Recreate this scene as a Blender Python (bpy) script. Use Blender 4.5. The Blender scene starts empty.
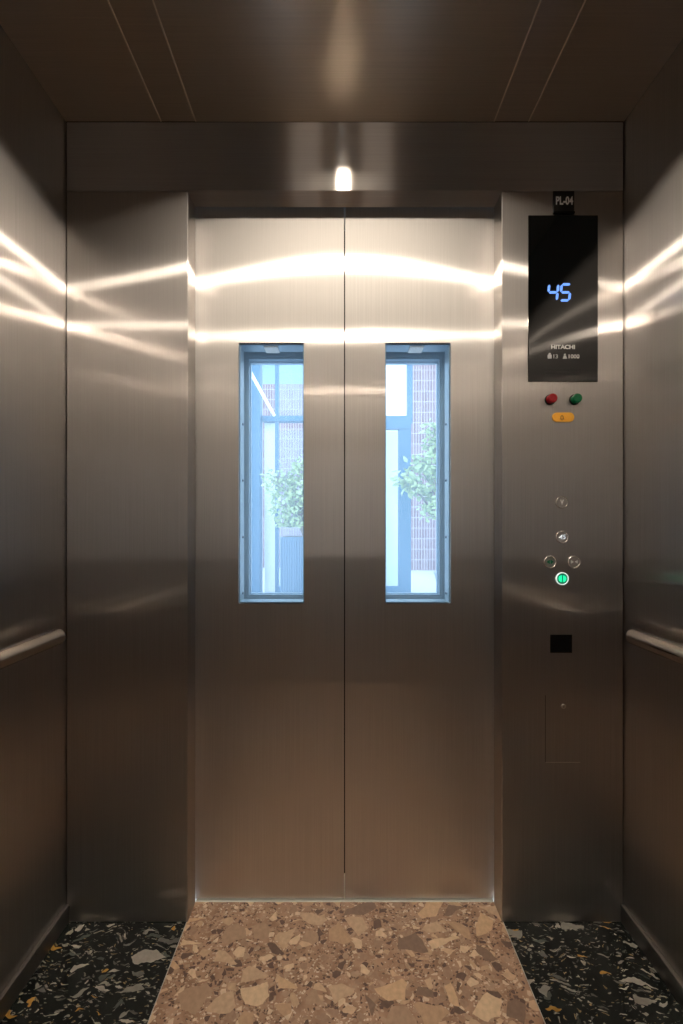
import bpy, bmesh, math, random
from mathutils import Vector, Matrix
random.seed(7)
C = bpy.context.scene.collection
PI = math.pi

# ------------------------------------------------------------------ helpers
def link(o, parent=None):
    C.objects.link(o)
    if parent is not None:
        o.parent = parent
    return o

def tag(o, label=None, cat=None, group=None, kind=None):
    if label: o['label'] = label
    if cat: o['category'] = cat
    if group: o['group'] = group
    if kind: o['kind'] = kind
    return o

def empty(name, loc, label, cat, group=None):
    o = bpy.data.objects.new(name, None)
    o.location = loc
    o.empty_display_size = .05
    C.objects.link(o)
    return tag(o, label, cat, group)

def obj(name, bm, mat, parent=None, smooth=False, origin=None):
    """bm is in world coordinates; the object's origin is put at `origin`."""
    me = bpy.data.meshes.new(name)
    bmesh.ops.recalc_face_normals(bm, faces=bm.faces)
    po = Vector(parent_world(parent)) if parent is not None else Vector((0, 0, 0))
    og = Vector(origin) if origin is not None else (po if parent is not None else Vector((0, 0, 0)))
    if origin is None and parent is None:
        # base centre
        xs = [v.co.x for v in bm.verts]; ys = [v.co.y for v in bm.verts]; zs = [v.co.z for v in bm.verts]
        og = Vector(((min(xs)+max(xs))/2, (min(ys)+max(ys))/2, min(zs)))
    for v in bm.verts:
        v.co -= og
    bm.to_mesh(me); bm.free()
    if smooth:
        for p in me.polygons: p.use_smooth = True
    me.materials.append(mat)
    o = bpy.data.objects.new(name, me)
    o.location = og - po
    return link(o, parent)

def parent_world(p):
    v = Vector((0, 0, 0))
    while p is not None:
        v += Vector(p.location); p = p.parent
    return v

def add_box(bm, x0, x1, y0, y1, z0, z1, bev=0.0, seg=1):
    t = bmesh.new()
    bmesh.ops.create_cube(t, size=1)
    for v in t.verts:
        v.co = Vector(((x0+x1)/2 + v.co.x*(x1-x0), (y0+y1)/2 + v.co.y*(y1-y0), (z0+z1)/2 + v.co.z*(z1-z0)))
    if bev > 0:
        bmesh.ops.bevel(t, geom=list(t.edges), offset=bev, segments=seg, affect='EDGES', profile=.5)
    merge(bm, t)

def merge(bm, t):
    me = bpy.data.meshes.new('tmp')
    t.to_mesh(me); t.free()
    bm.from_mesh(me)
    bpy.data.meshes.remove(me)

def box(*a, **k):
    bm = bmesh.new(); add_box(bm, *a, **k); return bm

def add_lathe(bm, prof, centre, axis='z', n=32, cap=True):
    """prof: list of (radius, height along axis)."""
    rings = []
    c = Vector(centre)
    for r, h in prof:
        ring = []
        for i in range(n):
            a = 2*PI*i/n
            if axis == 'z': p = Vector((r*math.cos(a), r*math.sin(a), h))
            elif axis == 'y': p = Vector((r*math.cos(a), h, r*math.sin(a)))
            else: p = Vector((h, r*math.cos(a), r*math.sin(a)))
            ring.append(bm.verts.new(c+p))
        rings.append(ring)
    for a, b in zip(rings, rings[1:]):
        for i in range(n):
            bm.faces.new((a[i], a[(i+1) % n], b[(i+1) % n], b[i]))
    if cap:
        bm.faces.new(rings[0]); bm.faces.new(list(reversed(rings[-1])))

def lathe(*a, **k):
    bm = bmesh.new(); add_lathe(bm, *a, **k); return bm

def add_bar(bm, p, q, r, n=8, r2=None):
    p, q = Vector(p), Vector(q); d = (q-p)
    if d.length < 1e-6: return
    z = d.normalized(); x = z.orthogonal().normalized(); y = z.cross(x)
    r2 = r if r2 is None else r2
    A = [bm.verts.new(p+(x*math.cos(2*PI*i/n)+y*math.sin(2*PI*i/n))*r) for i in range(n)]
    B = [bm.verts.new(q+(x*math.cos(2*PI*i/n)+y*math.sin(2*PI*i/n))*r2) for i in range(n)]
    for i in range(n):
        bm.faces.new((A[i], A[(i+1) % n], B[(i+1) % n], B[i]))
    bm.faces.new(A); bm.faces.new(list(reversed(B)))

def plate_xz(pts, y0, y1):
    """polygon in x,z extruded in y"""
    bm = bmesh.new()
    f = bm.faces.new([bm.verts.new((x, y0, z)) for x, z in pts])
    r = bmesh.ops.extrude_face_region(bm, geom=[f])
    for v in r['geom']:
        if isinstance(v, bmesh.types.BMVert): v.co.y = y1
    return bm

def plate_holes(outer, holes, lo, hi, plane='xy'):
    """solid plate with holes. outer/holes: lists of 2d points. plane xy: lo..hi is z; xz: lo..hi is y"""
    bm = bmesh.new()
    def P(a, b): return (a, b, lo) if plane == 'xy' else (a, lo, b)
    edges = []
    for loop in [outer]+holes:
        vs = [bm.verts.new(P(*p)) for p in loop]
        for i in range(len(vs)):
            edges.append(bm.edges.new((vs[i], vs[(i+1) % len(vs)])))
    bmesh.ops.triangle_fill(bm, edges=edges, use_beauty=True, use_dissolve=False)
    r = bmesh.ops.extrude_face_region(bm, geom=list(bm.faces))
    for v in r['geom']:
        if isinstance(v, bmesh.types.BMVert):
            if plane == 'xy': v.co.z = hi
            else: v.co.y = hi
    return bm

def rect(x0, x1, z0, z1, r=0.0, n=5):
    if r <= 0: return [(x0, z0), (x1, z0), (x1, z1), (x0, z1)]
    out = []
    for cx, cz, a0 in ((x1-r, z0+r, -PI/2), (x1-r, z1-r, 0), (x0+r, z1-r, PI/2), (x0+r, z0+r, PI)):
        for i in range(n+1):
            a = a0+PI/2*i/n
            out.append((cx+r*math.cos(a), cz+r*math.sin(a)))
    return out

def ring_plate(x0, x1, z0, z1, w, y0, y1):
    return plate_holes(rect(x0, x1, z0, z1), [rect(x0+w, x1-w, z0+w, z1-w)], y0, y1, 'xz')

def text(name, body, x0, x1, z0, z1, y, mat, parent, depth=.0012, shear=0.0, bold=.022):
    """lettering on a wall facing -Y fitted into the rectangle"""
    cu = bpy.data.curves.new(name, 'FONT')
    cu.body = body; cu.extrude = .02; cu.offset = bold; cu.resolution_u = 4
    tmp = bpy.data.objects.new('tmp', cu); C.objects.link(tmp)
    dg = bpy.context.evaluated_depsgraph_get(); dg.update()
    me = bpy.data.meshes.new_from_object(tmp.evaluated_get(dg))
    bpy.data.objects.remove(tmp); bpy.data.curves.remove(cu)
    bm = bmesh.new(); bm.from_mesh(me); bpy.data.meshes.remove(me)
    xs = [v.co.x for v in bm.verts]; ys = [v.co.y for v in bm.verts]; zs = [v.co.z for v in bm.verts]
    ax, bx, ay, by, az, bz = min(xs), max(xs), min(ys), max(ys), min(zs), max(zs)
    for v in bm.verts:
        u = (v.co.x-ax)/(bx-ax); w = (v.co.y-ay)/(by-ay); d = (v.co.z-az)/(bz-az)
        v.co = Vector((x0+(x1-x0)*u+shear*(w-.5), y-depth*d, z0+(z1-z0)*w))
    return obj(name, bm, mat, parent)

# ------------------------------------------------------------------ materials
def new_mat(name):
    m = bpy.data.materials.new(name); m.use_nodes = True
    nt = m.node_tree; nt.nodes.clear()
    out = nt.nodes.new('ShaderNodeOutputMaterial')
    return m, nt, out

def N(nt, t, **k):
    n = nt.nodes.new(t)
    for a, b in k.items(): setattr(n, a, b)
    return n

def prin(name, col, rough=.5, metal=0.0, emis=None, es=0.0, coat=0.0, spec=.5):
    m, nt, out = new_mat(name)
    p = N(nt, 'ShaderNodeBsdfPrincipled')
    p.inputs['Base Color'].default_value = (*col, 1)
    p.inputs['Roughness'].default_value = rough
    p.inputs['Metallic'].default_value = metal
    p.inputs['Coat Weight'].default_value = coat
    p.inputs['Specular IOR Level'].default_value = spec
    if emis:
        p.inputs['Emission Color'].default_value = (*emis, 1)
        p.inputs['Emission Strength'].default_value = es
    # faint unevenness so nothing is a perfectly flat tone
    tc = N(nt, 'ShaderNodeTexCoord'); nz = N(nt, 'ShaderNodeTexNoise')
    nz.inputs['Scale'].default_value = 35
    mr = N(nt, 'ShaderNodeMapRange')
    mr.inputs['To Min'].default_value = max(rough-.03, 0); mr.inputs['To Max'].default_value = min(rough+.03, 1)
    nt.links.new(tc.outputs['Object'], nz.inputs['Vector'])
    nt.links.new(nz.outputs['Fac'], mr.inputs['Value'])
    nt.links.new(mr.outputs['Result'], p.inputs['Roughness'])
    nt.links.new(p.outputs['BSDF'], out.inputs['Surface'])
    return m

def steel(name, col, along, across, grain='z', tail=.35, tail_r=.85, wide=.15, wide_r=.6, wide_al=.14, wave=.0, streak=.06):
    """brushed stainless steel: a narrow mirror-like lobe drawn out across the grain, a longer tail, and a weak broad lobe."""
    m, nt, out = new_mat(name)
    geo = N(nt, 'ShaderNodeNewGeometry')
    tan = N(nt, 'ShaderNodeCombineXYZ')
    v = {'x': (1, 0, 0), 'y': (0, 1, 0), 'z': (0, 0, 1)}[grain]
    for i in range(3): tan.inputs[i].default_value = v[i]
    mp = N(nt, 'ShaderNodeMapping')
    mp.inputs['Scale'].default_value = {'x': (3, 420, 420), 'y': (420, 3, 420), 'z': (420, 420, 3)}[grain]
    nz = N(nt, 'ShaderNodeTexNoise'); nz.inputs['Scale'].default_value = 1.0; nz.inputs['Detail'].default_value = 3
    nt.links.new(geo.outputs['Position'], mp.inputs['Vector']); nt.links.new(mp.outputs['Vector'], nz.inputs['Vector'])
    mr = N(nt, 'ShaderNodeMapRange')
    mr.inputs['From Min'].default_value = .3; mr.inputs['From Max'].default_value = .7
    mr.inputs['To Min'].default_value = 1-streak; mr.inputs['To Max'].default_value = 1+streak
    nt.links.new(nz.outputs['Fac'], mr.inputs['Value'])
    mul = N(nt, 'ShaderNodeVectorMath', operation='SCALE'); mul.inputs[0].default_value = col
    nt.links.new(mr.outputs['Result'], mul.inputs['Scale'])
    def lobe(al, ac):
        g = N(nt, 'ShaderNodeBsdfAnisotropic'); g.distribution = 'MULTI_GGX'
        g.inputs['Roughness'].default_value = math.sqrt(math.sqrt(al*ac)); g.inputs['Anisotropy'].default_value = 1-math.sqrt(al/ac)
        nt.links.new(tan.outputs[0], g.inputs['Tangent']); nt.links.new(mul.outputs['Vector'], g.inputs['Color'])
        return g
    g1, g2, g3 = lobe(along, across), lobe(along*1.2, tail_r), lobe(wide_al, wide_r)
    g3.distribution = 'BECKMANN'
    if wave > 0:
        wn = N(nt, 'ShaderNodeTexNoise'); wn.inputs['Scale'].default_value = 5.0; wn.inputs['Detail'].default_value = 1.5
        bp = N(nt, 'ShaderNodeBump'); bp.inputs['Strength'].default_value = 1; bp.inputs['Distance'].default_value = wave
        nt.links.new(geo.outputs['Position'], wn.inputs['Vector'])
        nt.links.new(wn.outputs['Fac'], bp.inputs['Height'])
        nt.links.new(bp.outputs['Normal'], g1.inputs['Normal'])
    mx = N(nt, 'ShaderNodeMixShader'); mx.inputs[0].default_value = tail/(1-wide)
    nt.links.new(g1.outputs[0], mx.inputs[1]); nt.links.new(g2.outputs[0], mx.inputs[2])
    m3 = N(nt, 'ShaderNodeMixShader'); m3.inputs[0].default_value = wide
    nt.links.new(mx.outputs[0], m3.inputs[1]); nt.links.new(g3.outputs[0], m3.inputs[2])
    nt.links.new(m3.outputs[0], out.inputs['Surface'])
    return m

SC = (.52, .495, .475)
M_wall = steel('brushed_steel_wall', SC, .006, .09, 'z', tail=.20, wide=.42, wide_r=.55, wide_al=.23, wave=.0006)
M_door = steel('brushed_steel_door', (.63, .61, .585), .008, .16, 'z', tail=.16, wide=.52, wide_r=.6, wide_al=.24, wave=.0006)
M_head = steel('brushed_steel_header', (.66, .63, .59), .008, .55, 'x', tail=.55, tail_r=.98, wide=.05)
M_ceil = steel('bronze_ceiling_steel', (.62, .54, .44), .05, .20, 'x', wide=.3, wide_al=.3)
M_rail = prin('satin_steel_rail', (.74, .68, .60), .17, 1.0)
M_steel = prin('satin_steel_plain', (.6, .58, .55), .3, 1.0)
M_edgelight = prin('painted_edge_highlight', (.85, .74, .58), .5)  # pale colour stands in for lamp highlights on the panel edges
M_skirt = prin('skirting_steel', (.32, .31, .30), .3, 1.0)
M_alu = prin('aluminium_sill', (.78, .80, .72), .45, .3)
M_blackglass = prin('black_glass', (.001, .0018, .002), .05, 0, spec=.7)
M_black = prin('black_plastic', (.002, .002, .002), .5, spec=.1)
M_plaque = prin('plaque_black', (.008, .008, .007), .4)
M_white = prin('white_print', (.9, .9, .88), .5)
M_grey = prin('grey_print', (.6, .6, .6), .5)
M_dot = prin('speaker_holes', (.03, .03, .034), .6)
M_digit = prin('lit_blue_digit', (.05, .1, .2), .4, emis=(.15, .34, 1.0), es=.8)
M_red = prin('red_push_cap', (.30, .003, .008), .25)
M_green = prin('green_push_cap', (.0, .13, .045), .25)
M_yellow = prin('amber_sticker', (.85, .42, .04), .35)
M_brown = prin('bell_print', (.25, .12, .02), .5)
M_btn = prin('button_steel', (.46, .44, .42), .28, .9)
M_btnrim = prin('button_rim', (.75, .72, .68), .25, 1.0)
M_btnwhite = prin('button_white_mark', (.92, .92, .92), .5)
M_btnlit = prin('button_lit_mark', (.9, .95, 1), .5, emis=(.75, .88, 1), es=.35)
M_gdim = prin('green_mark_unlit', (.0, .16, .08), .5)
M_glit = prin('green_mark_lit', (.0, .5, .25), .4, emis=(.02, .85, .38), es=.65)
M_gdark = prin('green_lens_dark', (.0, .10, .05), .3, emis=(.0, .3, .15), es=.25)
M_ringlit = prin('button_ring_lit', (.8, .85, .82), .4, emis=(.75, .9, .85), es=.45)
M_lamp = prin('lamp_lens', (.9, .9, .9), .5, emis=(1.0, .87, .70), es=22)
M_reveal = prin('window_frame_blue_grey', (.28, .37, .42), .4, .3)
M_revdark = prin('landing_frame_blue', (.24, .35, .42), .4, .3)
M_tagm = prin('pale_plate', (.95, .88, .78), .5)
M_screw = prin('dark_screw', (.05, .07, .09), .4, .6)

def glass(name, tint, veil=0.0):
    m, nt, out = new_mat(name)
    tr = N(nt, 'ShaderNodeBsdfTransparent'); tr.inputs[0].default_value = (*tint, 1)
    gl = N(nt, 'ShaderNodeBsdfAnisotropic'); gl.inputs['Roughness'].default_value = .02
    fr = N(nt, 'ShaderNodeFresnel'); fr.inputs['IOR'].default_value = 1.45
    geo = N(nt, 'ShaderNodeNewGeometry')
    mr = N(nt, 'ShaderNodeMath', operation='MULTIPLY')
    inv = N(nt, 'ShaderNodeMath', operation='SUBTRACT'); inv.inputs[0].default_value = 1
    nt.links.new(geo.outputs['Backfacing'], inv.inputs[1])
    nt.links.new(fr.outputs[0], mr.inputs[0]); nt.links.new(inv.outputs[0], mr.inputs[1])
    mx = N(nt, 'ShaderNodeMixShader')
    nt.links.new(mr.outputs[0], mx.inputs[0]); nt.links.new(tr.outputs[0], mx.inputs[1]); nt.links.new(gl.outputs[0], mx.inputs[2])
    last = mx
    if veil > 0:
        df = N(nt, 'ShaderNodeBsdfTranslucent'); df.inputs[0].default_value = (.75, .88, 1, 1)
        m2 = N(nt, 'ShaderNodeMixShader'); m2.inputs[0].default_value = veil  # pale translucent share paints a bright haze into the pane
        nt.links.new(mx.outputs[0], m2.inputs[1]); nt.links.new(df.outputs[0], m2.inputs[2]); last = m2
    nt.links.new(last.outputs[0], out.inputs['Surface'])
    return m
M_glass = glass('hazed_door_glass', (.93, .97, 1.0), .08)
M_glassw = glass('light_dimming_glass', (.58, .52, .47), .02)  # tint added to dim and warm the light from the unseen rear windows
M_glass2 = glass('hazed_screen_glass', (.93, .97, 1.0), .08)  # haze over the outdoor view is put into this glass

def stone(name, base, chips, scales, thresholds, rough, stretch=None, warp=.03, vein=None):
    """agglomerate stone: matrix with voronoi chips of several sizes"""
    m, nt, out = new_mat(name)
    geo = N(nt, 'ShaderNodeNewGeometry')
    L = nt.links.new
    # warp the coordinates so the chips get irregular outlines
    wn = N(nt, 'ShaderNodeTexNoise'); wn.inputs['Scale'].default_value = 16; wn.inputs['Detail'].default_value = 3
    L(geo.outputs['Position'], wn.inputs['Vector'])
    sub = N(nt, 'ShaderNodeVectorMath', operation='SUBTRACT'); sub.inputs[1].default_value = (.5, .5, .5)
    L(wn.outputs['Color'], sub.inputs[0])
    sc = N(nt, 'ShaderNodeVectorMath', operation='SCALE'); sc.inputs['Scale'].default_value = warp
    L(sub.outputs[0], sc.inputs[0])
    add = N(nt, 'ShaderNodeVectorMath', operation='ADD')
    L(geo.outputs['Position'], add.inputs[0]); L(sc.outputs[0], add.inputs[1])
    # matrix tone
    n1 = N(nt, 'ShaderNodeTexNoise'); n1.inputs['Scale'].default_value = 26; n1.inputs['Detail'].default_value = 6
    L(geo.outputs['Position'], n1.inputs['Vector'])
    cr = N(nt, 'ShaderNodeValToRGB')
    cr.color_ramp.elements[0].position = .34; cr.color_ramp.elements[0].color = (*base[0], 1)
    cr.color_ramp.elements[1].position = .66; cr.color_ramp.elements[1].color = (*base[1], 1)
    L(n1.outputs['Fac'], cr.inputs[0])
    cur = cr.outputs['Color']
    for k, (s, th) in enumerate(zip(scales, thresholds)):
        mp = N(nt, 'ShaderNodeMapping')
        mp.inputs['Location'].default_value = (k*3.1, k*1.7, k*.9)
        mp.inputs['Rotation'].default_value = (0, 0, k*.9+.4)
        if stretch: mp.inputs['Scale'].default_value = (1, stretch[k], 1)
        L(add.outputs[0], mp.inputs['Vector'])
        vo = N(nt, 'ShaderNodeTexVoronoi', voronoi_dimensions='2D'); vo.inputs['Scale'].default_value = s
        ve = N(nt, 'ShaderNodeTexVoronoi', voronoi_dimensions='2D', feature='DISTANCE_TO_EDGE'); ve.inputs['Scale'].default_value = s
        L(mp.outputs[0], vo.inputs['Vector']); L(mp.outputs[0], ve.inputs['Vector'])
        sep = N(nt, 'ShaderNodeSeparateColor'); L(vo.outputs['Color'], sep.inputs[0])
        # which cells are chips
        pick = N(nt, 'ShaderNodeMath', operation='LESS_THAN'); pick.inputs[1].default_value = th
        L(sep.outputs[0], pick.inputs[0])
        # shrink by a random margin
        mg = N(nt, 'ShaderNodeMapRange'); mg.inputs['To Min'].default_value = .05; mg.inputs['To Max'].default_value = .30
        L(sep.outputs[1], mg.inputs['Value'])
        inside = N(nt, 'ShaderNodeMath', operation='SUBTRACT'); L(ve.outputs['Distance'], inside.inputs[0]); L(mg.outputs[0], inside.inputs[1])
        sm = N(nt, 'ShaderNodeMapRange'); sm.inputs['From Min'].default_value = -.005; sm.inputs['From Max'].default_value = .012
        L(inside.outputs[0], sm.inputs['Value'])
        fac = N(nt, 'ShaderNodeMath', operation='MULTIPLY'); L(pick.outputs[0], fac.inputs[0]); L(sm.outputs[0], fac.inputs[1])
        cc = N(nt, 'ShaderNodeValToRGB'); cc.color_ramp.interpolation = 'CONSTANT'
        cols = chips[k]
        els = cc.color_ramp.elements
        els[0].position = 0; els[0].color = (*cols[0], 1)
        els[1].position = 1/len(cols); els[1].color = (*cols[min(1, len(cols)-1)], 1)
        for i in range(2, len(cols)):
            e = els.new(i/len(cols)); e.color = (*cols[i], 1)
        L(sep.outputs[2], cc.inputs[0])
        # mottle inside the chip
        n2 = N(nt, 'ShaderNodeTexNoise'); n2.inputs['Scale'].default_value = 90; n2.inputs['Detail'].default_value = 3
        L(geo.outputs['Position'], n2.inputs['Vector'])
        m2 = N(nt, 'ShaderNodeMapRange'); m2.inputs['To Min'].default_value = .72; m2.inputs['To Max'].default_value = 1.25
        L(n2.outputs['Fac'], m2.inputs['Value'])
        vs = N(nt, 'ShaderNodeVectorMath', operation='SCALE'); L(cc.outputs['Color'], vs.inputs[0]); L(m2.outputs[0], vs.inputs['Scale'])
        mix = N(nt, 'ShaderNodeMix', data_type='RGBA')
        L(fac.outputs[0], mix.inputs[0]); L(cur, mix.inputs[6]); L(vs.outputs[0], mix.inputs[7])
        cur = mix.outputs[2]
    p = N(nt, 'ShaderNodeBsdfPrincipled'); p.inputs['Roughness'].default_value = rough
    L(cur, p.inputs['Base Color'])
    L(p.outputs[0], out.inputs['Surface'])
    return m

M_terrazzo = stone('brown_terrazzo', ((.32, .19, .125), (.50, .32, .215)),
    [[(.60, .44, .32), (.20, .13, .09), (.50, .34, .24), (.72, .58, .44), (.14, .09, .07)],
     [(.48, .33, .23), (.72, .56, .40), (.16, .10, .08), (.40, .26, .18)],
     [(.58, .40, .26), (.17, .11, .085), (.74, .56, .38), (.40, .26, .18), (.66, .46, .30)],
     [(.66, .45, .28), (.54, .36, .23), (.74, .55, .36), (.26, .17, .125), (.60, .42, .28), (.46, .31, .21)]],
    [150, 72, 34, 14.5], [.55, .45, .36, .40], .16, stretch=[1.5, 1.3, 1.5, 1.5], warp=.028)
M_marble = stone('black_marble', ((.002, .004, .004), (.012, .016, .014)),
    [[(.16, .15, .13), (.05, .055, .05), (.24, .18, .09), (.22, .21, .18)],
     [(.34, .32, .27), (.09, .09, .08), (.22, .21, .18), (.30, .28, .22), (.10, .10, .09)],
     [(.38, .36, .31), (.24, .23, .20), (.40, .22, .05), (.08, .09, .08), (.30, .29, .24), (.12, .12, .11)],
     [(.36, .34, .30), (.12, .12, .11), (.26, .25, .22)]],
    [130, 70, 34, 17], [.13, .13, .14, .12], .10, stretch=[3, 3.4, 3.2, 2.8], warp=.06)

def brick_mat():
    m, nt, out = new_mat('soldier_brick')
    geo = N(nt, 'ShaderNodeNewGeometry'); sp = N(nt, 'ShaderNodeSeparateXYZ'); cb = N(nt, 'ShaderNodeCombineXYZ')
    nt.links.new(geo.outputs['Position'], sp.inputs[0])
    nt.links.new(sp.outputs['X'], cb.inputs['X']); nt.links.new(sp.outputs['Z'], cb.inputs['Y'])
    br = N(nt, 'ShaderNodeTexBrick'); br.offset = 0
    br.inputs['Scale'].default_value = 1; br.inputs['Brick Width'].default_value = .07; br.inputs['Row Height'].default_value = .27
    br.inputs['Mortar Size'].default_value = .007
    br.inputs['Color1'].default_value = (.19, .10, .11, 1); br.inputs['Color2'].default_value = (.27, .17, .18, 1)
    br.inputs['Mortar'].default_value = (.50, .46, .47, 1)
    nt.links.new(cb.outputs[0], br.inputs['Vector'])
    p = N(nt, 'ShaderNodeBsdfPrincipled'); p.inputs['Roughness'].default_value = .8
    nt.links.new(br.outputs['Color'], p.inputs['Base Color']); nt.links.new(p.outputs[0], out.inputs['Surface'])
    return m
M_brick = brick_mat()
M_pave = prin('pale_paving', (.55, .56, .60), .8)
M_bluesteel = prin('blue_painted_steel', (.05, .15, .25), .5)
M_whitepanel = prin('white_enamel', (.97, .97, .97), .5)
M_render = prin('grey_render', (.40, .42, .45), .8)
M_bluerender = prin('blue_grey_render', (.24, .38, .50), .8)
M_planter = prin('blue_corrugated_metal', (.14, .25, .36), .5)
M_leaf = prin('leaf_green', (.40, .50, .24), .6)
M_bark = prin('bark', (.22, .18, .14), .8)
M_soil = prin('soil', (.08, .06, .05), .9)

# ------------------------------------------------------------------ dimensions (metres; y = 0 is the cab front)
W, DEP, H = .8, 1.475, 2.293
CX, CY, CZ, F = -.017, -1.04, 1.135, 363.0
def PX(px, d=1.04): return CX+(px-339)*d/F
def PZ(py, d=1.04): return CZ+(526-py)*d/F
DY = .062       # face of the car doors
OP, OH = .45, 2.095

# ------------------------------------------------------------------ setting: cab shell
def struct(name, bm, m, parent=None, smooth=False):
    o = obj(name, bm, m, parent, smooth)
    if parent is None: o['kind'] = 'structure'
    return o
struct('wall_left', box(-W-.03, -W, -DEP, .055, 0, H+.045), M_wall)
struct('wall_right', box(W, W+.03, -DEP, .055, 0, H+.045), M_wall)
struct('wall_rear', plate_holes(rect(-W-.03, W+.03, -.001, H+.045), [rect(-.45, .45, 0, 2.095)], -DEP-.03, -DEP, 'xz'), M_wall)
struct('wall_front', box(-W+.003, -OP, 0, .055, .0, OH-.001, bev=.0012), M_wall)
struct('wall_front', box(OP, W-.003, 0, .055, .0, OH-.001, bev=.0012), M_wall)
struct('wall_front', box(-W+.003, W-.003, -.0008, .055, OH+.001, H-.001, bev=.0012), M_head)
# ceiling: side panels, narrow bands, centre panel with two round lamp holes
def circ(cx, cy, r, n=40): return [(cx+r*math.cos(2*PI*i/n), cy+r*math.sin(2*PI*i/n)) for i in range(n)]
LA, LB = -.43, -1.035
XB0, XB1 = .427, .526
g = .0014
struct('ceiling', plate_holes(rect(-XB0+g, XB0-g, -DEP, 0), [circ(0, LA, .0415), circ(0, LB, .0415)], H, H+.02), M_ceil)
for s in (-1, 1):
    a, b = sorted((s*(XB0+g), s*(XB1-g)))
    struct('ceiling', box(a, b, -DEP, 0, H, H+.02, bev=.0011), M_ceil)
    a, b = sorted((s*(XB1+g), s*W))
    struct('ceiling', box(a, b, -DEP, 0, H, H+.02, bev=.0011), M_ceil)
struct('ceiling', box(-W-.03, W+.03, -DEP-.03, .055, H+.045, H+.06), M_black)   # roof above the panels
struct('ceiling', box(-W, W, .003, .055, H, H+.045), M_black)
for s in (-1, 1):
    for xx in (XB0, XB1):
        struct('trim_5', box(s*xx-g*.9, s*xx+g*.9, -DEP, -.001, H-.0012, H+.015), M_edgelight)  # strips added to draw the bright edge lines of the ceiling joints
# floor
struct('floor', box(-.4525, .4525, -DEP, .0555, -.03, 0), M_terrazzo)
struct('floor', box(-W, -.4545, -DEP, 0.055, -.03, 0), M_marble)
struct('floor', box(.4545, W, -DEP, 0.055, -.03, 0), M_marble)
for s in (-1, 1):
    a, b = sorted((s*.4525, s*.4545))
    struct('trim_%d' % (1 if s < 0 else 2), box(a, b, -DEP, 0.0, -.03, .0004), M_steel)
# skirting
for s, nm in ((-1, 'left'), (1, 'right')):
    a, b = sorted((s*W, s*(W-.010)))
    struct('baseboard_'+nm, box(a, b, -DEP, 0, 0, .052, bev=.0012), M_skirt)
for a, b in ((-W+.01, -.452), (.452, W-.01)):
    struct('baseboard_rear', box(a, b, -DEP, -DEP+.01, 0, .052, bev=.0012), M_skirt)
struct('floor', box(-W, W, -DEP-.07, -DEP, -.03, -.002), M_alu)
# sill
bm = box(-OP, OP, .0555, .21, -.03, .0008)
for yy in (.10, .125):
    add_box(bm, -OP, OP, yy, yy+.006, .0008, .003)
struct('trim_3', bm, M_alu)

# ------------------------------------------------------------------ doors with windows
WX0, WX1, WZ0, WZ1 = .123, .322, .900, 1.691
def door_leaf(n, s, y0, y1, mat, framemat, overlap, paneY, landing):
    xi, xo = (.0018, OP+overlap)
    xs = sorted((s*xi, s*xo)); wx = sorted((s*WX0, s*WX1))
    z0, z1 = .004, OH+.03
    if landing: z1 = OH-.002
    leaf = struct('door_%d' % n, plate_holes(rect(xs[0], xs[1], z0, z1), [rect(wx[0], wx[1], WZ0, WZ1, .003, 2)], y0, y1, 'xz'), mat)
    # lining that frames the glass inside the leaf
    fr = plate_holes(rect(wx[0]+.0005, wx[1]-.0005, WZ0+.0005, WZ1-.0005), [rect(wx[0]+.0035, wx[1]-.0035, WZ0+.0035, WZ1-.0035)], paneY+.005 if not landing else y0, y1+(.02 if not landing else 0), 'xz')
    f = obj('window_frame', fr, framemat, leaf)
    xo_ = wx[0]+.0035 if s < 0 else wx[1]-.0035
    if not landing:
        for z in (1.453, 1.277, 1.10, .925):
            d = 1 if s < 0 else -1
            obj('screw', lathe([(.004, 0), (.004, d*.002), (.002, d*.003)], (xo_, y1+.004, z), 'x', 12), M_screw, f)
        cx = (wx[0]+wx[1])/2-(.004 if s < 0 else 0)
        obj('soffit_plate', box(cx-.021, cx+.021, y0+.012, y0+.05, WZ1-.0075, WZ1-.0035), M_tagm, f)  # small pale plate under the window head
    else:
        b = ring_plate(wx[0], wx[1], WZ0, WZ1, .010, y0+.004, y0+.012)
        merge(b, ring_plate(wx[0]+.0035, wx[1]-.0035, WZ0+.0035, WZ1-.0035, .006, y1-.016, y1-.004))
        obj('glazing_bead', b, framemat, leaf)
    obj('glass_pane', box(wx[0]+.001, wx[1]-.001, paneY, paneY+.004, WZ0+.001, WZ1-.001), M_glass, leaf)
    return leaf
for n, s in ((1, -1), (2, 1)):
    door_leaf(n, s, DY, DY+.03, M_door, M_reveal, .03, DY+.002, False)
for n, s in ((5, -1), (6, 1)):
    xs = sorted((s*.0015, s*.475)); wx = sorted((s*WX0, s*WX1))
    lf = struct('door_%d' % n, plate_holes(rect(xs[0], xs[1], -.001, 2.125), [rect(wx[0], wx[1], WZ0, WZ1)], -DEP-.065, -DEP-.033, 'xz'), M_door)
    obj('window_frame', plate_holes(rect(wx[0], wx[1], WZ0, WZ1), [rect(wx[0]+.004, wx[1]-.004, WZ0+.004, WZ1-.004)], -DEP-.065, -DEP-.042, 'xz'), M_reveal, lf)
    obj('glass_pane', box(wx[0]+.001, wx[1]-.001, -DEP-.041, -DEP-.036, WZ0+.001, WZ1-.001), M_glassw, lf)
for n, s in ((3, -1), (4, 1)):
    door_leaf(n, s, .145, .195, M_revdark, M_revdark, .0, .165, True)
struct('trim_4', box(-.02, .02, .1365, .1445, .01, OH-.004), M_black)
# landing wall round the shaft opening
struct('wall_landing', plate_holes(rect(-1.6, 1.6, -.1, 3.2), [rect(-OP-.004, OP+.004, -.05, OH)], .122, .205, 'xz'), M_render)

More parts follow.
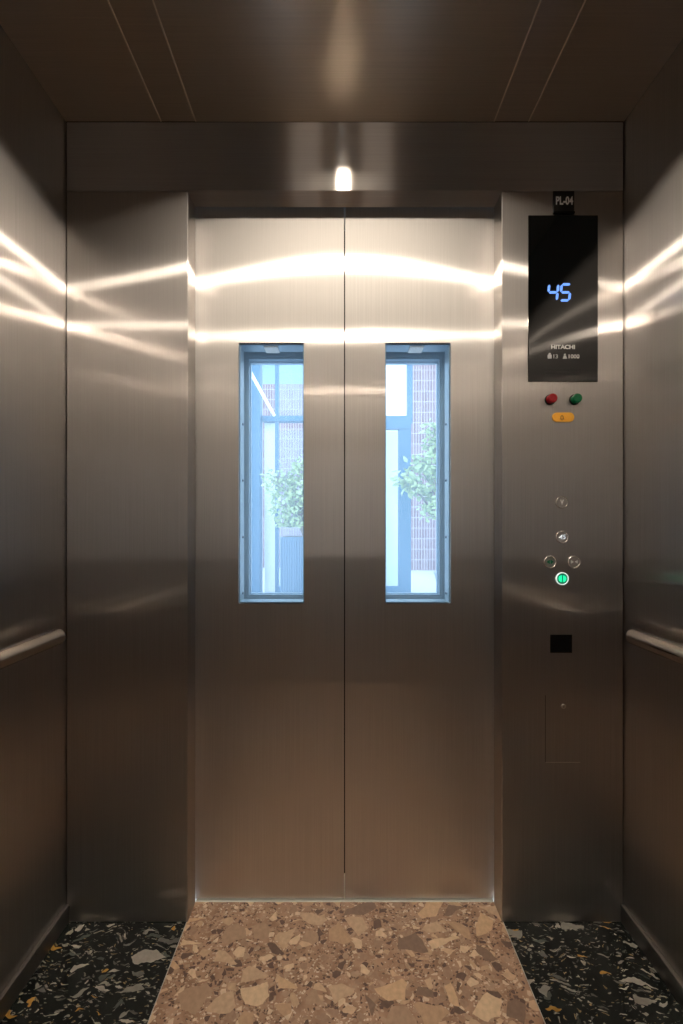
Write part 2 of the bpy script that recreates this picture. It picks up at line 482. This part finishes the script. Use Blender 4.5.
# ------------------------------------------------------------------ downlights
for i, (y, lb) in enumerate(((LA, 'round recessed ceiling downlight in centre panel, the one near the doors'),
                             (LB, 'round recessed ceiling downlight in centre panel, the one near the rear wall'))):
    t = empty('downlight', (0, y, H), lb, 'ceiling light', 'recessed downlights in the cab ceiling')
    b = bmesh.new()
    add_lathe(b, [(.041, -.0005), (.041, .024), (.0375, .024), (.0375, -.0005), (.041, -.0005)], (0, y, H), n=40, cap=False)
    obj('bezel', b, M_black, t, True)
    obj('lens', lathe([(.0372, .0115), (.0372, .0225)], (0, y, H), n=40), M_lamp, t)
    ld = bpy.data.lights.new('lamp', 'SPOT'); ld.energy = 12; ld.color = (1.0, .86, .71)
    ld.spot_size = math.radians(146); ld.spot_blend = .06; ld.shadow_soft_size = .024
    lo = bpy.data.objects.new('lamp', ld); C.objects.link(lo); lo.parent = t; lo.location = (0, 0, -.004)
    obj('housing', lathe([(.041, .0241), (.041, .042)], (0, y, H), n=40), M_black, t)

# ------------------------------------------------------------------ handrails
for s, lb in ((-1, 'round satin steel handrail along the left cab wall'), (1, 'round satin steel handrail along the right cab wall')):
    x, z, r = s*.737, .852, .0208
    t = empty('handrail', (x, -DEP/2, z), lb, 'handrail')
    y0, y1 = -1.38, -.108
    obj('rail', lathe([(r-.005, y0), (r-.0015, y0+.0015), (r, y0+.005), (r, y1-.005), (r-.0015, y1-.0015), (r-.005, y1)], (x, 0, z), 'y', 40), M_rail, t, True)
    for yb in (-.42, -1.06):
        
        b = bmesh.new()
        add_bar(b, (x, yb, z-.015), (x, yb, z-.04), .006, 16); add_bar(b, (x, yb, z-.04), (s*.8, yb, z-.04), .006, 16)
        obj('bracket', b, M_rail, t, True)
        obj('bracket_rose', lathe([(.02, -s*.004), (.02, 0)], (s*.8, yb, z-.04), 'x', 24), M_rail, t)

# ------------------------------------------------------------------ operating panel things on the right front panel
FY = 0.0
def pr(px0, px1, py0, py1): return PX(px0), PX(px1), PZ(py1), PZ(py0)
# display
x0, x1, z0, z1 = pr(528, 597.3, 216, 382)
t = empty('floor_indicator', ((x0+x1)/2, FY, z0), 'tall black glass floor indicator showing 45 in blue digits', 'display')
obj('glass_front', box(x0, x1, FY-.003, FY+.002, z0, z1, bev=.0008), M_blackglass, t)
def seg_digit(px0, px1, py0, py1, segs):
    """slanted seven segment digit"""
    x0, x1, z0, z1 = pr(px0, px1, py0, py1)
    h = z1-z0; zm = (z0+z1)/2; th = .0068; gp = .0010; sh = .10
    b = bmesh.new()
    def bar(ax, az, bx, bz):
        hz = abs(bx-ax) > abs(bz-az); t2 = th/2
        if hz: p = [(ax+gp, az), (ax+gp+t2, az+t2), (bx-gp-t2, az+t2), (bx-gp, az), (bx-gp-t2, az-t2), (ax+gp+t2, az-t2)]
        else: p = [(ax, az+gp), (ax+t2, az+gp+t2), (ax+t2, bz-gp-t2), (ax, bz-gp), (ax-t2, bz-gp-t2), (ax-t2, az+gp+t2)]
        p = [(x+(z-zm)*sh, z) for x, z in p]
        m_ = plate_xz(p, FY-.0040, FY-.0028)
        merge(b, m_)
    a0, a1, b0, b1 = x0+th/2, x1-th/2, z0+th/2, z1-th/2
    for c in segs:
        if c == 'a': bar(a0, b1, a1, b1)
        if c == 'b': bar(a1, zm, a1, b1)
        if c == 'c': bar(a1, b0, a1, zm)
        if c == 'd': bar(a0, b0, a1, b0)
        if c == 'f': bar(a0, zm, a0, b1)
        if c == 'g': bar(a0, zm, a1, zm)
    o = obj('digit', b, M_digit, t)
    return o
seg_digit(546.6, 558, 284, 302.3, 'fgbc')['label'] = 'blue glowing digit 4'
seg_digit(559, 570.4, 284, 302.3, 'afgcd')['label'] = 'blue glowing digit 5'
a = pr(550.5, 574, 345.5, 349.7); text('lettering', 'HITACHI', a[0], a[1], a[2], a[3], FY-.003, M_white, t)
a = pr(552.8, 557, 355, 359); text('lettering', '13', a[0], a[1], a[2], a[3], FY-.003, M_grey, t, bold=.006)
a = pr(568, 578.5, 355, 359); text('lettering', '1000', a[0], a[1], a[2], a[3], FY-.003, M_grey, t, bold=.006)
# person pictogram (head over body) and weight pictogram
a = pr(547, 551, 354.2, 359.2)
b = box(a[0], a[1], FY-.0040, FY-.0028, a[2], a[2]+(a[3]-a[2])*.80, bev=.0005)
add_lathe(b, [(.0033, -.0040), (.0033, -.0028)], ((a[0]+a[1])/2, FY, a[3]-.001), 'y', 16)
obj('person_pictogram', b, M_grey, t)
a = pr(562, 566.2, 354.2, 359.2); w = a[1]-a[0]; h = a[3]-a[2]
b = plate_xz([(a[0], a[2]), (a[1], a[2]), (a[1]-w*.25, a[2]+h*.6), (a[0]+w*.25, a[2]+h*.6)], FY-.0040, FY-.0028)
add_lathe(b, [(.0026, -.0040), (.0026, -.0028)], ((a[0]+a[1])/2, FY, a[3]-.0026), 'y', 16)
obj('weight_pictogram', b, M_grey, t)
b = bmesh.new()
for i in range(12):
    for j in range(3):
        add_lathe(b, [(.0012, -.0036), (.0012, -.0028)], (PX(545.5+i*2.9), FY, PZ(369.4+j*3)), 'y', 8)
obj('speaker_grille', b, M_dot, t)
# plaque
x0, x1, z0, z1 = pr(552.6, 573.8, 191.8, 214.8)
t = empty('number_plaque', ((x0+x1)/2, FY, z0), 'small square black plaque reading PL-04 above the indicator', 'plaque')
obj('plate', box(x0, x1, FY-.003, FY, z0, z1, bev=.0008), M_plaque, t)
obj('lower_rim', box(x0, x1, FY-.006, FY, z0, z0+.006, bev=.0008), M_black, t)
a = pr(555.2, 572.2, 197.5, 205.8); text('lettering', 'PL-04', a[0], a[1], a[2], a[3], FY-.003, M_white, t)
# red / green protruding push buttons
for px, m_, lb, nm in ((549.8, M_red, 'protruding round red push button under the black indicator', 'red'),
                       (574.2, M_green, 'protruding round green push button under the black indicator', 'green')):
    x, z = PX(px), PZ(399.8)
    t = empty('push_button', (x, FY, z), lb, 'button')
    obj('collar', lathe([(.0150, 0), (.0150, -.003), (.0138, -.004)], (x, FY, z), 'y', 32), M_black, t)
    obj('cap', lathe([(.0130, -.003), (.0132, -.0145), (.0122, -.0165), (.0085, -.0168), (.008, -.0158)], (x, FY, z), 'y', 32), m_, t)
# amber alarm plate
x0, x1, z0, z1 = pr(552, 573.6, 412.8, 422)
t = empty('alarm_plate', ((x0+x1)/2, FY, z0), 'amber pill-shaped alarm plate with a bell symbol', 'alarm button')
obj('face', plate_xz(rect(x0, x1, z0, z1, (z1-z0)/2-.0002, 8), FY+.002, FY-.003), M_yellow, t)
bx, bz = PX(561.3), PZ(417.6)
b = bmesh.new()
prof = [(-.0068, -.0058), (-.0048, -.0030), (-.0042, .0022), (-.002, .0050), (0, .0058), (.002, .0050), (.0042, .0022), (.0048, -.0030), (.0068, -.0058)]
outer = [(bx+u, bz+v) for u, v in prof]; inner = [(bx+u*.62, bz+v*.62-.0004) for u, v in prof]
merge(b, plate_holes(outer, [inner], FY-.0030, FY-.0038, 'xz'))
add_box(b, bx-.0018, bx+.0018, FY-.0038, FY-.0030, bz-.0085, bz-.0066)
obj('bell_symbol', b, M_brown, t)
# round call buttons
def call_button(px, py, lb, face=M_btn, rim=M_btnrim):
    x, z = PX(px), PZ(py)
    t = empty('call_button', (x, FY, z), lb, 'button', 'round buttons of the operating panel')
    b = bmesh.new()
    add_lathe(b, [(.0182, .002), (.0182, -.002), (.0172, -.0032), (.0160, -.0032), (.0154, -.0012)], (x, FY, z), 'y', 40, cap=False)
    obj('rim', b, rim, t, True)
    obj('face', lathe([(.0154, -.0004), (.0154, -.0014), (.0148, -.0018)], (x, FY, z), 'y', 40), face, t)
    return t, x, z
yb = FY-.0018
t, x, z = call_button(561.5, 502.3, 'uppermost round steel button, marked V')
text('lettering', 'V', x-.0048, x+.0048, z-.0075, z+.0075, yb, M_btnwhite, t)
t, x, z = call_button(561.8, 537, 'round steel button marked 45')
text('lettering', '45', x-.0085, x+.0095, z-.0062, z+.0070, yb, M_btnlit, t, shear=.003, bold=0.0)
def tri(px0, px1, z, h, m_, t, name='arrow'):
    return obj(name, plate_xz([(px0, z), (px1, z+h), (px1, z-h)], yb+.0004, yb-.0008), m_, t)
t, x, z = call_button(549.8, 561.8, 'round steel door-open button with dim green arrows')
tri(x-.0105, x-.0012, z, .0066, M_gdim, t); tri(x+.0105, x+.0012, z, .0066, M_gdim, t)
t, x, z = call_button(573.8, 561.8, 'round steel door-close button with pale inward arrows')
tri(x-.0015, x-.0092, z, .0050, M_btnwhite, t); tri(x+.0015, x+.0092, z, .0050, M_btnwhite, t)
t, x, z = call_button(562, 578.6, 'lowest round button, lit green with a glowing white ring', M_gdark, M_ringlit)
for s in (-1, 1):
    p = [(x+s*.0016, z+.0098)] + [(x+s*(.0016+.0098*math.sin(k*PI/8)), z+.0098*math.cos(k*PI/8)) for k in range(1, 8)] + [(x+s*.0016, z-.0098)]
    obj('arrow', plate_xz(p, yb+.0004, yb-.0008), M_glit, t)
# card reader
x0, x1, z0, z1 = pr(550.5, 571.3, 635, 652.3)
t = empty('card_reader', ((x0+x1)/2, FY, z0), 'small rectangular black card reader window in the steel panel', 'card reader')
obj('lens', box(x0+.001, x1-.001, FY-.0012, FY+.002, z0+.001, z1-.001), M_black, t)
obj('bezel', plate_holes(rect(x0-.001, x1+.001, z0-.001, z1+.001), [rect(x0+.001, x1-.001, z0+.001, z1-.001)], FY+.002, FY-.0018, 'xz'), M_black, t)
# service flap
x0, x1, z0, z1 = pr(545.5, 580, 690, 762)
t = empty('service_flap', ((x0+x1)/2, FY, z0), 'flush steel service flap with a key lock low on the panel', 'cabinet door')
obj('flap', box(x0, x1, FY-.0004, FY+.002, z0, z1), M_wall, t)
x, z = PX(563), PZ(706)
obj('edge_seam', box(x0-.0009, x0, FY-.0006, FY+.001, z0, z1-.015), M_black, t)
obj('lower_lip', box(x0, x1, FY-.0012, FY+.001, z0-.001, z0), M_steel, t)
lk = obj('key_lock', lathe([(.0068, -.0012), (.0068, -.003), (.006, -.004)], (x, FY, z), 'y', 24), M_steel, t)
obj('keyhole', box(x-.0006, x+.0006, FY-.0046, FY-.0040, z-.0032, z+.0032), M_black, lk)

# ------------------------------------------------------------------ beyond the doors: the landing and the street side
struct('floor', box(-6, 6, .21, 16, -.15, -.012), M_pave)
DS = 6.2; YS = DS+CY
def q(px, d=DS): return PX(px, d)
def r(py, d=DS): return PZ(py, d)
t = empty('glazed_screen', (q(343), YS, -.012), 'blue steel framed glazed entrance screen across the landing', 'glass screen')
b = box(q(275), q(278.5), YS, YS+.08, -.012, r(330)); obj('post', b, M_bluesteel, t)
b = box(q(399), q(411), YS, YS+.12, -.012, r(423)); obj('post', b, M_bluesteel, t)
b = box(q(407.5), q(412.5), YS, YS+.10, r(423), r(330)); obj('post', b, M_bluesteel, t)
b = box(q(345), q(411), YS-.02, YS+.10, r(429), r(416)); obj('crossbeam', b, M_bluesteel, t)
b = box(q(262.5), q(345), YS-.02, YS+.10, r(421.5), r(416)); obj('crossbeam', b, M_bluesteel, t)
obj('glass_pane', box(q(278.5), q(399), YS+.03, YS+.04, .02, r(430)), M_glass2, t)
obj('glass_pane', box(q(278.5), q(407.5), YS+.03, YS+.04, r(416), r(330)), M_glass2, t)
obj('bottom_rail', box(q(278.5), q(399), YS, YS+.08, -.012, .10), M_bluesteel, t)
o = obj('steel_column', box(q(250), q(262), YS-.15, YS+.05, -.012, r(300), bev=.01), M_bluesteel)
tag(o, 'broad blue steel column seen through the left door window', 'column')
o = obj('white_panel', box(q(263), q(274.5), YS+.12, YS+.16, -.012, r(421), bev=.004), M_whitepanel)
tag(o, 'tall narrow white panel beside the blue column', 'panel')
o = obj('bright_sky_panel', box(q(385)-.7, q(400.5, DS+.5), YS+.5, YS+.54, -.012, r(431, DS+.5), bev=.004), M_whitepanel)  # added white sheet standing in for overexposed sky beyond the screen
tag(o, 'wide white panel added in place of the bright open sky behind the glazed screen', 'sky backdrop')
b = bmesh.new(); add_bar(b, (q(247, 5.4), 4.36, r(366, 5.4)), (q(274.5), YS-.03, r(416)), .028, 10)
o = obj('tie_rod', b, M_whitepanel); tag(o, 'thin white diagonal tie rod sloping down to the crossbeam', 'tie rod')
DB = 9.3; YB = DB+CY
o = struct('wall_street', box(q(409, DB), q(520, DB), YB, YB+.25, -.012, 6.0), M_brick)
o = struct('wall_street', box(q(190, DB+.6), q(318, DB+.6), YB+.6, YB+.85, -.012, r(384, DB+.6)), M_brick)
o = struct('wall_street', box(q(190, DB+.6), q(318, DB+.6), YB+.6, YB+.85, r(384, DB+.6)+.002, 6.0), M_bluerender)

def plant(name, base, pts, nleaf, spread, lsize, label, seed, cat='plant', pot=None):
    rnd = random.Random(seed)
    t = empty(name, base, label, cat)
    b = bmesh.new(); lf = bmesh.new()
    bx, by, bz = base
    for (x, y, z) in pts:
        m1 = Vector((bx+(x-bx)*.3, by+(y-by)*.3, bz+(z-bz)*.6))
        add_bar(b, (bx, by, bz), m1, .022, 8, .014); add_bar(b, m1, (x, y, z), .014, 8, .005)
        for k in range(nleaf):
            v = Vector((rnd.gauss(0, 1), rnd.gauss(0, 1), rnd.gauss(0, 1))).normalized()*spread*rnd.random()**.45
            c = Vector((x, y, z))+v
            c.z = max(c.z, bz+.16)
            if rnd.random() < .25: add_bar(b, (x, y, z), c, .004, 4, .002)
            d = Vector((rnd.gauss(0, 1), rnd.gauss(0, 1), rnd.gauss(-.3, .7))).normalized()
            n_ = d.orthogonal().normalized(); n_.rotate(Matrix.Rotation(rnd.random()*6.28, 3, d)); u = d.cross(n_)
            s = lsize*rnd.uniform(.6, 1.2)
            P = [c, c+d*s*.35+u*s*.28+n_*s*.05, c+d*s*.8+u*s*.2+n_*s*.03, c+d*s*1.1, c+d*s*.8-u*s*.2+n_*s*.03, c+d*s*.35-u*s*.28+n_*s*.05]
            mid1, mid2 = c+d*s*.35, c+d*s*.8
            vs = [lf.verts.new(p) for p in P]; m1_, m2_ = lf.verts.new(mid1), lf.verts.new(mid2)
            for fc in ((vs[0], vs[1], m1_), (vs[0], m1_, vs[5]), (vs[1], vs[2], m2_, m1_), (m1_, m2_, vs[4], vs[5]), (vs[2], vs[3], m2_), (m2_, vs[3], vs[4])):
                lf.faces.new(fc)
    obj('stem', b, M_bark, t)
    me = obj('foliage', lf, M_leaf, t)
    return t
# planter and its shrub (left window)
DP = 5.4; yp = DP+CY
px0, px1 = q(280.5, DP), q(280.5, DP)+.95
zt = r(537, DP)
t = empty('planter', ((px0+px1)/2, yp+.2, -.012), 'tall blue corrugated metal planter seen through the left door window', 'planter')
b = bmesh.new()
n = 26; wv = (px1-px0)/n
for k in range(n):
    add_box(b, px0+k*wv, px0+(k+.5)*wv, yp-.035, yp, -.012, zt)
add_box(b, px0, px1, yp, yp+.4, -.012, zt-.02)
obj('body', b, M_planter, t)
obj('rim', ring_top := box(px0-.01, px1+.01, yp-.02, yp+.42, zt-.02, zt), M_planter, t)
obj('soil', box(px0+.03, px1-.03, yp+.02, yp+.38, zt, zt+.01), M_soil, t)
plant('shrub', ((px0+px1)/2-.15, yp+.2, zt+.025), [(q(x, DP), yp+.2+dy, r(y, DP)) for x, y, dy in
      ((276, 478, 0), (283, 505, -.1), (290, 485, .1), (296, 515, -.05), (300, 495, .05), (303, 468, 0), (288, 520, .1), (310, 500, 0))],
      130, .27, .085, 'pale green leafy shrub growing in the blue planter', 3)
# small tree in the right window
t = empty('plant_pot', (q(452, DP), yp+.1, -.012), 'grey pot under the leafy tree on the right', 'plant pot')
obj('pot', lathe([(.16, -.012), (.22, .38), (.24, .40), (.24, .44), (.21, .44), (.205, .436), (.01, .436)], (q(452, DP), yp+.1, 0), 'z', 28), M_render, t, True)
plant('small_tree', (q(452, DP), yp+.1, .455), [(q(x, DP), yp+.1+dy, r(y, DP)) for x, y, dy in
      ((436, 428, 0), (438, 445, .1), (430, 468, -.1), (420, 462, 0), (408, 478, .05), (417, 486, 0), (434, 490, .1), (432, 508, 0), (440, 470, 0))],
      85, .19, .105, 'pale green leafy tree in front of the brick wall, seen through the right door window', 5)

# ------------------------------------------------------------------ sky
w = bpy.data.worlds.new('World'); bpy.context.scene.world = w; w.use_nodes = True
nt = w.node_tree; bg = nt.nodes['Background']
tc = N(nt, 'ShaderNodeTexCoord'); sp = N(nt, 'ShaderNodeSeparateXYZ'); cr = N(nt, 'ShaderNodeValToRGB')
nt.links.new(tc.outputs['Generated'], sp.inputs[0]); nt.links.new(sp.outputs['Z'], cr.inputs[0])
cr.color_ramp.elements[0].position = .0; cr.color_ramp.elements[0].color = (.92, .96, 1, 1)
cr.color_ramp.elements[1].position = .6; cr.color_ramp.elements[1].color = (.74, .87, 1, 1)
nt.links.new(cr.outputs[0], bg.inputs[0]); bg.inputs[1].default_value = 2.5

# ------------------------------------------------------------------ camera
cam = bpy.data.cameras.new('camera'); co = bpy.data.objects.new('camera', cam); C.objects.link(co)
co.location = (CX, CY, CZ); co.rotation_euler = (PI/2, 0, 0)
cam.sensor_fit = 'VERTICAL'; cam.sensor_height = 36; cam.sensor_width = 24
cam.lens = F/1024*36
cam.shift_x = 2.5/1024; cam.shift_y = 14/1024
cam.clip_start = .02; cam.clip_end = 100
sc = bpy.context.scene
sc.cycles.glossy_bounces = 8
sc.cycles.blur_glossy = 0.0
sc.cycles.sample_clamp_indirect = 60.0
sc.camera = co
sc.view_settings.view_transform = 'Standard'; sc.view_settings.look = 'None'
sc.view_settings.exposure = .62; sc.view_settings.gamma = 1
sc.view_settings.use_curve_mapping = False
